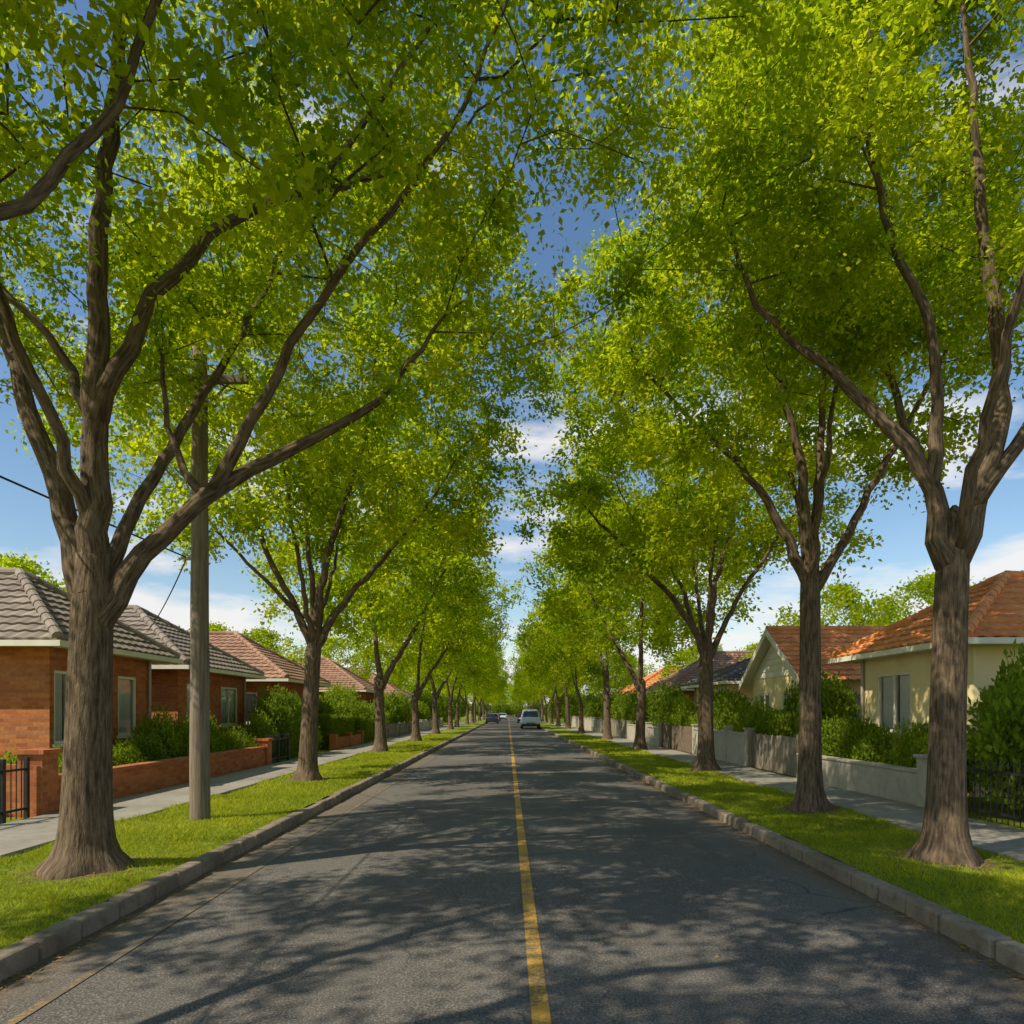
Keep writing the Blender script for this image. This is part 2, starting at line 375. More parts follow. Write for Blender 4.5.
def auto_limbs(seed,fork,R,H,tr,n=6):
    rg=random.Random(seed); L=[]; a0=rg.uniform(0,6.28)
    for i in range(n):
        a=a0+i*2*math.pi/n+rg.uniform(-.3,.3); k=rg.uniform(.65,.9) if i%3 else rg.uniform(.3,.45)
        top=fork+(H-fork)*rg.uniform(.5,.72); rr=R*k
        pts=[(0,0,fork-.35)]
        for t in (.12,.28,.5,.75,1):
            q=t**.85; b=a+rg.uniform(-.12,.12)
            pts.append((math.cos(b)*rr*q,math.sin(b)*rr*q,fork+(top-fork)*t**1.05))
        L.append((pts,tr*rg.uniform(.65,.85),.03))
    return L
L1=[([(0,0,2.9),(-.26,.1,3.75),(-.7,.3,4.75),(-1.0,.4,5.5),(-1.7,.6,6.8),(-2.4,.8,8.3),(-2.9,1,10)],.22,.03),
    ([(.08,0,2.9),(.16,-.1,4.1),(.19,-.15,4.95),(.25,-.2,5.7),(.42,-.4,6.8),(.7,-.6,8.1),(.9,-.7,9.5),(1.0,-.8,11)],.25,.03),
    ([(.19,-.12,4.6),(-.22,.1,5.3),(-.7,.2,5.95),(-1.5,.1,6.6),(-2.6,0,7.4)],.1,.02),
    ([(.22,-.16,4.7),(.5,-.1,5.5),(1.1,0,6.5),(1.75,.2,7.15),(2.6,.4,7.5),(3.5,.6,7.95),(4.4,.7,8.8)],.16,.02),
    ([(.06,0,2.45),(.42,.05,3.1),(.92,.15,3.7),(1.38,.25,4.15),(2.1,.4,4.6),(2.75,.55,5.05),(3.3,.8,5.7),(3.9,1.0,6.6)],.21,.02),
    ([(1.25,.22,4.05),(1.9,0,4.95),(2.4,-.3,5.6),(2.95,-.5,6.15),(3.9,-.8,7.1),(4.5,-1,8.2)],.11,.02),
    ([(1.2,.2,4.0),(.85,.5,4.35),(.5,.8,5.0),(.3,1.0,5.9),(.1,1.2,7)],.08,.02),
    ([(2.3,.35,7.35),(3.3,.2,8.6),(4.3,0,9.6),(5.1,.2,10.2)],.07,.02),
    ([(.1,.05,3.0),(.35,.9,4.6),(.7,2.0,6.4),(1.0,3.1,8.4),(1.2,3.8,10.2)],.14,.03),
    ([(.12,-.1,3.6),(-.1,-.7,4.9),(-.4,-1.7,6.6),(-.6,-2.6,8.4)],.11,.03)]
R1=[([(.02,0,3.35),(-.23,0,4.4),(-.73,.2,5.15),(-1.3,.4,5.85),(-1.75,.5,6.35),(-2.1,.7,7.1),(-2.2,.9,8.0)],.19,.02),
    ([(-.16,0,4.2),(-.15,-.1,5.1),(-.3,-.2,5.9),(-.75,-.3,6.8),(-1.0,-.3,7.9),(-1.0,-.3,9.5)],.12,.02),
    ([(.12,0,3.35),(.5,0,4.5),(.73,.1,5.35),(.72,.2,6.4),(.62,.3,7.6),(.5,.3,8.9),(.4,.4,10.6)],.21,.03),
    ([(.3,0,3.95),(.9,-.1,4.85),(1.6,-.2,5.8),(2.6,-.3,7.0),(3.4,-.3,8.2)],.14,.03),
    ([(.1,.05,3.5),(.2,1.0,5.2),(.4,2.2,7.0),(.6,3.0,9)],.12,.03),([(.1,-.1,3.5),(0,-1,5.4),(.1,-2.0,7.2),(.3,-2.7,9)],.11,.03)]
R2=[([(0,0,3.8),(-.85,.1,5.5),(-1.9,.3,6.75),(-2.7,.4,7.6),(-3.1,.6,8.5)],.16,.02),
    ([(0,0,3.9),(-.3,-.2,6.2),(-.9,-.3,8),(-1.3,-.4,9.8)],.17,.03),
    ([(.02,0,3.9),(.25,.1,6.3),(.35,.3,8),(.3,.5,10.2)],.16,.03),
    ([(.05,0,3.7),(.85,-.1,5.15),(1.5,-.2,6.4),(2.2,-.2,7.7),(3.0,-.2,9.0)],.14,.03),
    ([(.05,.05,4.0),(.2,1.1,5.7),(.3,2.3,7.5),(.4,3.2,9.4)],.11,.03),([(0,-.05,3.9),(-.2,-1.1,5.8),(-.4,-2.2,7.6)],.11,.03)]
R3=[([(0,0,3.2),(-.5,.1,4.3),(-1.9,.2,6.05),(-3.2,.3,7.3),(-4.1,.4,8.6)],.18,.02),
    ([(0,0,3.2),(-.3,-.2,5.2),(-1,-.4,7.2),(-1.6,-.5,9.4),(-2,-.5,11.5)],.19,.03),
    ([(.02,0,3.2),(.35,.2,5.4),(.9,.3,7.4),(1.1,.4,10.4)],.18,.03),
    ([(.05,0,3.1),(1.0,.1,5.0),(2.2,.2,6.7),(3.4,.2,8.6)],.15,.03),
    ([(-.3,.1,4.0),(-.7,.6,5.6),(-1.9,1.2,7.6),(-2.6,1.5,9.4)],.11,.02),
    ([(0,.05,3.3),(.1,1.3,5.4),(.2,2.7,8)],.12,.03),([(0,-.05,3.3),(-.2,-1.2,5.3),(-.2,-2.5,8)],.12,.03)]
L2=[([(.15,0,3.2),(-.3,0,4.2),(-1,.1,5.5),(-1.6,.2,7.4),(-2.2,.3,9.5)],.16,.03),
    ([(.2,0,3.2),(.35,-.1,4.6),(.9,-.2,6.5),(1.5,-.3,8.4),(1.8,-.3,10.8)],.19,.03),
    ([(.2,0,3.2),(.7,.1,4.1),(1.8,.2,5.4),(2.9,.3,6.8),(3.8,.4,8.3)],.17,.02),
    ([(.2,0,3.3),(.05,.2,5),(-.2,.4,7.2),(0,.5,10)],.14,.03),
    ([(-.1,0,3.9),(-.9,-.4,4.8),(-2.1,-.6,6.1),(-3.0,-.7,7.6)],.1,.02),
    ([(.15,.05,3.3),(.3,1.2,5.2),(.4,2.6,7.6)],.12,.03),([(.15,-.05,3.3),(.1,-1.2,5.4),(0,-2.4,8)],.12,.03)]
L0=[([(0,0,3.0),(.6,1.0,3.5),(1.4,2.3,4.1),(2.3,3.2,4.75),(2.8,3.5,5.55),(3.2,3.6,6.5),(3.7,3.8,8)],.13,.03)]+auto_limbs(5,3.2,4.6,11,.22,5)
T={}
T['L1']=tree_meshes(11,3.3,L1,12.4,5.6,5.8,.285,650,.078,295,(.1,0),True,(1.0,.1),.8)
T['R1']=tree_meshes(23,3.8,R1,12.6,3.0,6.1,.235,350,.078,290,(.11,0),True,(1.15,0),.78)
T['R2']=tree_meshes(37,4.2,R2,14.0,3.3,5.8,.23,390,.10,215,(0,0),True,(.25,0),.8)
T['L2']=tree_meshes(41,3.6,L2,14.6,5.1,5.5,.25,500,.12,185,(.2,0),True,(.6,0),.85)
T['R3']=tree_meshes(53,3.55,R3,15.4,5.2,5.3,.27,500,.13,170,(0,0),True,(-.2,0),.88)
T['L0']=tree_meshes(61,3.2,L0,11.0,4.3,6.7,.27,230,.12,130,(0,0),True,(0,0),.85)
V=[tree_meshes(70+i,f,auto_limbs(80+i,f,5,13,.25,7),Hh,Rr,z0,.27,340,.19,90,(.1*i-.1,.1),False,(0,0),.95) for i,(f,Hh,Rr,z0) in enumerate([(3.0,14.0,5.0,4.7),(2.7,13.2,4.8,4.4),(3.2,13.8,5.2,4.7)])]
BG=tree_meshes(99,2.2,auto_limbs(90,2.2,4.5,11,.24,6),12,5,2.6,.25,210,.28,56,(0,0),False,(0,0),1.2,.5)
TREES=[]
def pt(k,x,y,rz=0,s=1,sz=None): place_tree(k,x,y,rz,s,sz); TREES.append((x,y))
pt(T['L1'],-4.47,7.4); pt(T['L2'],-4.88,17.0); pt(T['R1'],4.93,7.9); pt(T['R2'],5.18,12.0); pt(T['R3'],5.63,19.9)
pt(T['L0'],-5.6,1.2); pt(V[1],-6.0,-6.5,1.0,.9)
pt(V[0],-5.24,28.9,.4); pt(V[1],-5.25,40,2.0); pt(V[0],5.75,30.5,2.9,.98); pt(V[2],5.9,41.5,1.2)
yy=52
rr=random.Random(3)
while yy<225:
    pt(V[rr.randrange(3)],-5.4+rr.uniform(-.3,.3),yy,rr.uniform(0,6.28),rr.uniform(.88,1.03))
    pt(V[rr.randrange(3)],5.6+rr.uniform(-.3,.3),yy+2,rr.uniform(0,6.28),rr.uniform(.86,1.0))
    yy+=rr.uniform(11,14) if yy<120 else rr.uniform(16,22)
for x,y,s in [(-23.5,34,.74),(-21,31,.5),(-19,46,.6),(-15,43,.55),(-14,57,.62),(-24,62,.7),(-13,72,.7),(-12,90,.75),(-17,110,.85),(-30,85,.8),(-31,24,.6),
              (16.4,35.5,.66),(20.5,34.5,.68),(14.5,38.5,.45),(27,42,.6),(13,51,.5),(16,57,.6),(24,62,.7),(12.5,80,.7),(17,100,.8),(30,85,.8),(34,42,.45),(-42,60,.7),(42,62,.7),
              (-14,140,.9),(14,140,.9),(-14,175,.95),(14,175,.95),(-10,245,.8),(-3,250,.75),(3,246,.7),(10,250,.8),(-20,240,1),(20,240,1),(0,262,1)]:
    place_tree(BG,x,y,rr.uniform(0,6.28),s,name="garden_tree",z=.1)
print("trees",time.time()-T0)

# ------------------------------------------------------------------ shrubs
def shrub_mesh(name,seed,n,leaf,boxy=False,dims=(1,1,1)):
    rg=np.random.default_rng(seed)
    if boxy:
        dx,dy,dz=dims
        p=rg.uniform(-1,1,(n,3)); ax=rg.integers(0,5,n)
        for k,(i,s) in enumerate(((0,1),(0,-1),(1,1),(1,-1),(2,1))): p[ax==k,i]=s
        p*=1-np.abs(rg.normal(0,.06,(n,1)))
        pos=p*[dx/2,dy/2,dz/2]+[0,0,dz/2]; nrm=p**5; 
        pos+=rg.normal(0,.03,(n,3)); lv=rg.uniform(0,1,n)
    else:
        nb=16; c=rg.normal(0,1,(nb,3)); c/=np.linalg.norm(c,axis=1)[:,None]; c*=.52; c[:,2]=np.abs(c[:,2])*.9+.42
        rad=rg.uniform(.28,.5,nb); k=rg.integers(0,nb,n); d=rg.normal(0,1,(n,3)); d/=np.linalg.norm(d,axis=1)[:,None]
        pos=c[k]+d*rad[k][:,None]*rg.uniform(.7,1.08,(n,1)); pos[:,2]=np.maximum(pos[:,2],.02); nrm=d; lv=.4*rg.uniform(0,1,nb)[k]+.6*rg.uniform(0,1,n)
    K=n; ax=rg.normal(0,1,(K,3))+nrm*.8+[0,0,.3]; ax/=np.linalg.norm(ax,axis=1)[:,None]
    nr=nrm+rg.normal(0,.6,(K,3))+[0,0,.4]; sd=np.cross(nr,ax); sd/=np.linalg.norm(sd,axis=1)[:,None]+1e-6
    l=leaf*rg.uniform(.6,1.3,(K,1)); w=l*.3
    V_=np.stack([pos,pos+ax*l*.45+sd*w,pos+ax*l,pos+ax*l*.45-sd*w],1).reshape(-1,3)
    return fast_mesh(name,V_,np.arange(K*4).reshape(-1,4),[SHRUB],False,{'lv':('FLOAT',np.repeat(lv,4))})
SH=[shrub_mesh("shrub_foliage",i,5600,.09) for i in range(4)]
HG=shrub_mesh("hedge_foliage",9,12000,.075,True,(.9,4,1.1))
def stems(seed):
    rg=random.Random(seed); mb=MB()
    for i in range(11):
        a=rg.uniform(0,6.28); r=rg.uniform(.15,.6); z=rg.uniform(.6,1.1)
        mb.cyl((rg.uniform(-.1,.1),rg.uniform(-.1,.1),-.05),(math.cos(a)*r*.5,math.sin(a)*r*.5,z*.5),.03,.02,5,0,False)
        mb.cyl((math.cos(a)*r*.5,math.sin(a)*r*.5,z*.5),(math.cos(a)*r,math.sin(a)*r,z),.02,.008,5,0,False)
    o=mb.obj("tmp_stems",[STEM]); me=o.data; bpy.data.objects.remove(o); return me
STM=stems(2)
def shrub(x,y,r,h,name="garden_shrub"):
    e=empty(name,(x,y,.12),rr.uniform(0,6.28),(r,r*rr.uniform(.85,1.15),h/1.3))
    link(bpy.data.objects.new("foliage",SH[rr.randrange(4)]),e); link(bpy.data.objects.new("stems",STM),e)
def hedge(x,y,sx=1,sy=1,sz=1,rz=0):
    e=empty("hedge",(x,y,.12),rz,(sx,sy,sz)); link(bpy.data.objects.new("foliage",HG),e); 
for a in [(-8.3,12.0,.6,1.05),(-8.2,13.0,.6,1.05),(-8.3,14.0,.6,1.1),(-9.1,11,.7,1.1),(-8.2,15.0,.6,1.1),(-8.3,16.0,.6,1.2),(-8.5,16.9,.65,1.8),(-8.6,18.2,.65,1.6),(-8.2,17.6,.55,1.1),(-8.2,18.9,.6,1.15),(-8.1,20.0,.6,1.2),(-8.2,21.3,.6,1.2),(-8.9,20.2,.75,1.8),
          (-8.3,23.2,.7,1.7),(-8.4,24.8,.9,2.2),(-8.7,26.4,1.1,2.7),(-8.2,28,.8,1.6),(-9.0,29.2,1.0,2.5),(-8.6,38,1.2,2.6),(-9.5,40,1.5,3.4),(-8.8,43,1.3,2.4),(-10,36.8,1.2,2.8),(-8.6,47,1.3,2.8),(-8.7,52,1.5,3.4),(-9.2,58,1.6,3.4),(-8.8,66,1.6,3),(-9.0,76,1.9,4),(-9,90,2.2,4),(-9,106,2.4,4.5),(-9,126,2.4,5),
          (8.3,10.9,1.05,2.4),(9.2,12.0,1.2,2.9),(8.4,9.5,.9,2.0),(8.3,8.2,.8,1.7),(10.2,11.3,1.1,2.3),(8.0,12.9,.65,1.45),(8.1,13.9,.7,1.6),(8.0,15.0,.7,1.35),(8.2,16.2,.75,1.6),(8.05,17.3,.7,1.6),(8.5,18.7,1.0,2.7),(9.0,20.4,1.1,3.1),(8.1,20.6,.75,1.9),(8.1,21.8,.7,1.8),(8.3,23.2,.8,2.1),(8.2,24.8,.8,1.9),(8.6,26.6,1.0,2.6),(8.2,28.4,.9,2.1),(9,30.5,1.1,2.8),(8.3,33,1.0,2.5),
          (8.6,36.5,1.2,2.7),(8.9,39,1.4,3.4),(8.4,42,1.2,2.7),(8.8,46,1.5,3.4),(8.5,51,1.4,3.1),(8.8,57,1.6,3.6),(8.8,66,1.8,3.6),(9,78,2,4.1),(9,92,2,4.3),(9,108,2.2,4.6),(9,126,2.4,5)]: shrub(*a)
for x,y in ((-9,232),(-3,238),(3,238),(9,232),(-15,228),(15,228)): shrub(x,y,4.2,5.5)
hedge(-8.3,26.5,.9,.8,.9); hedge(-8.25,33,1.1,1.1,1.35); hedge(-8.2,38.5,1.1,.9,1.2); hedge(-8.3,45,1,1.2,1.4); hedge(8.2,31,.9,1,1.3); hedge(8.2,44,.9,1.3,1.6)

# ------------------------------------------------------------------ ground, road, kerbs
def sheet(name,x0,x1,y0,y1,z,mat,nx=1,ny=1,zf=None,dirt=False):
    xs=np.linspace(x0,x1,nx+1); ys=np.linspace(y0,y1,ny+1); X,Y=np.meshgrid(xs,ys); Zz=np.full_like(X,z)
    if zf is not None: Zz=Zz+zf(X,Y)
    Vv=np.stack([X,Y,Zz],-1).reshape(-1,3); i=np.arange(ny)[:,None]*(nx+1)+np.arange(nx)[None,:]
    F=np.stack([i,i+1,i+nx+2,i+nx+1],-1).reshape(-1,4)
    at=None
    if dirt:
        d=np.zeros(len(Vv))
        for tx,ty in TREES: d=np.maximum(d,np.clip(1.05-np.hypot(Vv[:,0]-tx,(Vv[:,1]-ty))/.9,0,1))
        d=np.maximum(d,np.clip(.5-np.minimum(np.abs(Vv[:,0]-x0),np.abs(Vv[:,0]-x1))*6,0,1))
        at={'dirt':('FLOAT',d)}
    o=bpy.data.objects.new(name,fast_mesh(name,Vv,F,[mat],nx>1,at)); return link(o)
KL,KR=-3.37,3.52
sheet("ground",-1500,1500,-300,2500,-.06,GRASS)
sheet("road",KL-.05,KR+.05,-40,320,0,ASPH,14,4,lambda X,Y:.045*(1-((X-.08)/3.5)**2))
crown=lambda x:.045*(1-((x-.08)/3.5)**2)
sheet("centre_line",.135,.245,-40,320,crown(.19)+.005,LINE)
sheet("edge_line",-2.88,-2.81,-40,320,crown(-2.81)+.006,LINE2)
und=lambda X,Y:.018*np.sin(X*2.1+Y*.7)+.014*np.sin(Y*1.9+X*3)+.01*np.sin(Y*4.3)
sheet("grass_verge",-5.82,-3.5,-25,280,.135,GRASS,20,1800,und,True)
sheet("grass_verge",3.65,5.72,-25,280,.135,GRASS,18,1800,und,True)
sheet("front_lawn",-120,-7.35,-25,320,.115,GRASS); sheet("front_lawn",7.1,120,-25,320,.115,GRASS)
def footpath(x0,x1):
    mb=MB(); y=-22.0; rg=random.Random(x0)
    while y<260:
        dz=rg.uniform(-.003,.003); mb.box((x0,y+.007,.05),(x1,y+1.493,.16+dz)); y+=1.5
    mb.obj("footpath",[PATH],bevel=.008)
footpath(-7.4,-5.8); footpath(5.7,7.14)
def kerb(x0,x1):
    mb=MB(); y=-22.0; rg=random.Random(x1)
    while y<260:
        L=rg.uniform(.45,.65) if y<45 else 3
        a=rg.uniform(-.012,.012); b=rg.uniform(-.012,.012); mb.box((x0+a,y+.01,-.08),(x1+a,y+L-.01,.15+b)); y+=L
    mb.obj("kerb",[KERB],bevel=.028)
kerb(KL-.17,KL); kerb(KR,KR+.17)
def blades():
    rg=np.random.default_rng(4); PS=[]
    for (x0,x1) in ((-5.85,-3.5),(3.66,5.75)):
        for (y0,y1,dn,h,w) in ((3.5,9,3000,.042,.009),(9,15,1800,.045,.013),(15,27,800,.05,.02),(27,50,300,.055,.035)):
            n=int((x1-x0)*(y1-y0)*dn); p=np.stack([rg.uniform(x0,x1,n),rg.uniform(y0,y1,n)],1); PS.append((p,h,w))
    Vs=[];LV=[]
    for p,h,w in PS:
        keep=np.ones(len(p),bool)
        for tx,ty in TREES[:12]:
            d=np.hypot(p[:,0]-tx,p[:,1]-ty); keep&=(d>.6+rg.uniform(-.2,.3,len(p)))
        cl_=np.sin(p[:,0]*5+np.sin(p[:,1]*3))*np.sin(p[:,1]*4.2+p[:,0]*2)
        keep&=rg.uniform(0,1,len(p))<(.85+.25*cl_)
        p=p[keep]; n=len(p); cl_=cl_[keep]
        z=.135+und(p[:,0],p[:,1])-.005; a=rg.uniform(0,6.28,n); hh=h*rg.uniform(.5,1.4,n)*(1+.25*cl_); 
        b=np.stack([p[:,0],p[:,1],z],1); s=np.stack([np.cos(a),np.sin(a),0*a],1)*w/2; tip=b+np.stack([rg.normal(0,.6,n)*hh,rg.normal(0,.6,n)*hh,hh],1)
        Vs.append(np.stack([b-s,b+s,tip],1).reshape(-1,3))
        big=.5+.5*np.sin(p[:,0]*1.7+np.sin(p[:,1]*.9)*2)*np.sin(p[:,1]*1.1)
        LV.append(np.repeat(np.clip(.5*rg.uniform(0,1,n)+.35*big+.1*cl_+.05,0,1),3))
    Vv=np.vstack(Vs); link(bpy.data.objects.new("grass",fast_mesh("grass",Vv,np.arange(len(Vv)).reshape(-1,3),[BLADE],False,{'lv':('FLOAT',np.concatenate(LV))})))
    Q=[]
    def add(n,fx,y0,y1,zf):
        y=y0+(y1-y0)*rg.uniform(0,1,n)**1.5; x=fx(n,y); z=zf(x,y)+.004
        Q.append(np.stack([x,y,z],1))
    rz=lambda x,y:.045*(1-((x-.08)/3.5)**2)
    add(1500,lambda n,y:KL+.01+np.abs(rg.normal(0,.07,n)),3.8,60,rz); add(1500,lambda n,y:KR-.01-np.abs(rg.normal(0,.07,n)),3.8,60,rz)
    add(120,lambda n,y:rg.uniform(KL,KR,n),5,40,rz)
    for tx,ty in TREES[:5]:
        n=130; a=rg.uniform(0,6.28,n); r_=rg.uniform(.35,.8,n); x=tx+np.cos(a)*r_; y=ty+np.sin(a)*r_; Q.append(np.stack([x,y,.145+und(x,y)],1))
    p=np.vstack(Q); n=len(p); a=rg.uniform(0,6.28,n); l=rg.uniform(.010,.028,n)[:,None]
    u=np.stack([np.cos(a),np.sin(a),rg.normal(0,.15,n)],1); v=np.stack([-np.sin(a),np.cos(a),rg.normal(0,.2,n)],1)
    Vv=np.stack([p-u*l,p+v*l*.45,p+u*l,p-v*l*.45],1).reshape(-1,3); Vv[:,2]+=.003
    link(bpy.data.objects.new("fallen_leaves",fast_mesh("fallen_leaves",Vv,np.arange(len(Vv)).reshape(-1,4),[LITTER])))
blades()

# ------------------------------------------------------------------ houses
def wall(mb,o,u,n,L,h,ops,wm,parts):
    o=Vector(o);u=Vector(u);n=Vector(n); up=Vector((0,0,1))
    us=sorted({0,L,*[q for a in ops for q in (a[0],a[0]+a[2])]}); vs=sorted({0,h,*[q for a in ops for q in (a[1],a[1]+a[3])]})
    Pt=lambda a,b,d=0:o+u*a+up*b+n*d
    for i in range(len(us)-1):
        for j in range(len(vs)-1):
            a,b,c,d=us[i],us[i+1],vs[j],vs[j+1]
            if any(a>=q[0]-1e-6 and b<=q[0]+q[2]+1e-6 and c>=q[1]-1e-6 and d<=q[1]+q[3]+1e-6 for q in ops): continue
            mb.face([Pt(a,c),Pt(b,c),Pt(b,d),Pt(a,d)],[(a,c),(b,c),(b,d),(a,d)],wm)
    for q in ops:
        a,c,w,hh=q[:4]; b=a+w; d=c+hh; kind=q[4] if len(q)>4 else 'w'
        R_=.11
        for e in (((a,c),(a,d)),((b,d),(b,c)),((a,d),(b,d)),((b,c),(a,c))):
            (x0,y0),(x1,y1)=e; mb.face([Pt(x0,y0),Pt(x0,y0,-R_),Pt(x1,y1,-R_),Pt(x1,y1)],[(x0,y0),(x0+R_,y0),(x1+R_,y1),(x1,y1)],wm)
        fr,gl,cu,dk=parts
        def bx(m,a0,c0,b0,d0,n0,n1):
            P8=[Pt(x,y,z) for z in (n0,n1) for (x,y) in ((a0,c0),(b0,c0),(b0,d0),(a0,d0))]
            for f in ((0,1,2,3),(7,6,5,4),(0,4,5,1),(1,5,6,2),(2,6,7,3),(3,7,4,0)): m.face([P8[k] for k in f])
        t=.06
        if kind=='w':
            bx(fr,a,c,a+t,d,-.1,-.02); bx(fr,b-t,c,b,d,-.1,-.02); bx(fr,a+t,c,b-t,c+t,-.1,-.021); bx(fr,a+t,d-t,b-t,d,-.1,-.021)
            k=max(1,int(round(w/.6)))
            for i in range(1,k):
                xm=a+w*i/k; bx(fr,xm-.025,c+t,xm+.025,d-t,-.095,-.025)
            bx(fr,a-.06,c-.07,b+.06,c-.002,-.1,.05)
            gl.face([Pt(a+t,c+t,-.06),Pt(b-t,c+t,-.06),Pt(b-t,d-t,-.06),Pt(a+t,d-t,-.06)])
            for (s0,s1) in ((a,a+w*.47),(b-w*.47,b)):
                m_=16
                for i in range(m_):
                    x0=s0+(s1-s0)*i/m_; x1=s0+(s1-s0)*(i+1)/m_; z0=-.135+.02*(1 if i%2 else -1); z1=-.135-.02*(1 if i%2 else -1)
                    cu.face([Pt(x0,c,z0),Pt(x1,c,z1),Pt(x1,d,z1),Pt(x0,d,z0)])
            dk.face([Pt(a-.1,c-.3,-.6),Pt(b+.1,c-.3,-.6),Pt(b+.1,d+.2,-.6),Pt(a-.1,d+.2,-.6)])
        else:
            bx(fr,a,c,a+t,d,-.1,-.03); bx(fr,b-t,c,b,d,-.1,-.03); bx(fr,a+t,d-t,b-t,d,-.1,-.031)
            bx(dk,a+t,c,b-t,d-t,-.1,-.06)
            bx(dk,a+t+.12,c+.15,b-t-.12,c+hh*.42,-.06,-.045); bx(dk,a+t+.12,c+hh*.5,b-t-.12,d-t-.12,-.06,-.045)
def slope(mb,p0,p1,q0,q1,tw=.3,ch=.31):
    p0,p1,q0,q1=map(Vector,(p0,p1,q0,q1)); e=(p1-p0).normalized(); L=(p1-p0).length
    up=(q0-p0)-e*((q0-p0).dot(e)); S=up.length; up.normalize(); n=e.cross(up).normalized()
    if n.z<0: n=-n
    k=max(2,int(round(S/ch))); ua0=0; ub0=L; ua1=(q0-p0).dot(e); ub1=(q1-p0).dot(e)
    sub=6
    for r in range(k):
        v0,v1=r/k,(r+1)/k
        a0=ua0+(ua1-ua0)*v0;b0=ub0+(ub1-ub0)*v0;a1=ua0+(ua1-ua0)*v1;b1=ub0+(ub1-ub0)*v1
        g=np.arange(math.floor(a0/tw*sub),math.ceil(b0/tw*sub)+1)*tw/sub
        lo=np.clip(g,a0,b0); hi=np.clip(g,a1,b1) if b1-a1>1e-4 else np.full_like(g,(a1+b1)/2)
        wv=lambda x:.014*math.cos(2*math.pi*x/tw)
        for i in range(len(g)-1):
            if lo[i+1]-lo[i]<1e-5: continue
            A=p0+e*lo[i]+up*(S*v0-.03)+n*(.065+wv(g[i])); B=p0+e*lo[i+1]+up*(S*v0-.03)+n*(.065+wv(g[i+1]))
            C=p0+e*hi[i+1]+up*(S*v1)+n*(.012+wv(g[i+1])); D=p0+e*hi[i]+up*(S*v1)+n*(.012+wv(g[i]))
            tu=math.floor(g[i]/tw+.5)+.5; 
            mb.face([A,B,C,D],[(tu-.3,r+.3),(tu+.3,r+.3),(tu+.3,r+.7),(tu-.3,r+.7)],0,False)
            A2=A-n*.045;B2=B-n*.045
            mb.face([A2,B2,B,A],[(tu-.3,r+.3),(tu+.3,r+.3),(tu+.3,r+.7),(tu-.3,r+.7)],0,False)
def ridge_caps(mb,a,b,r=.11):
    a,b=Vector(a),Vector(b); L=(b-a).length; k=max(1,int(L/.36)); d=(b-a)/k
    for i in range(k): 
        p=a+d*i; q=a+d*(i+1.06)
        i0=len(mb.uv); mb.cyl(p,q,r*1.08,r*.9,10,0,True)
        for j in range(i0,len(mb.uv)): mb.uv[j]=(i*3+.5,91.5)
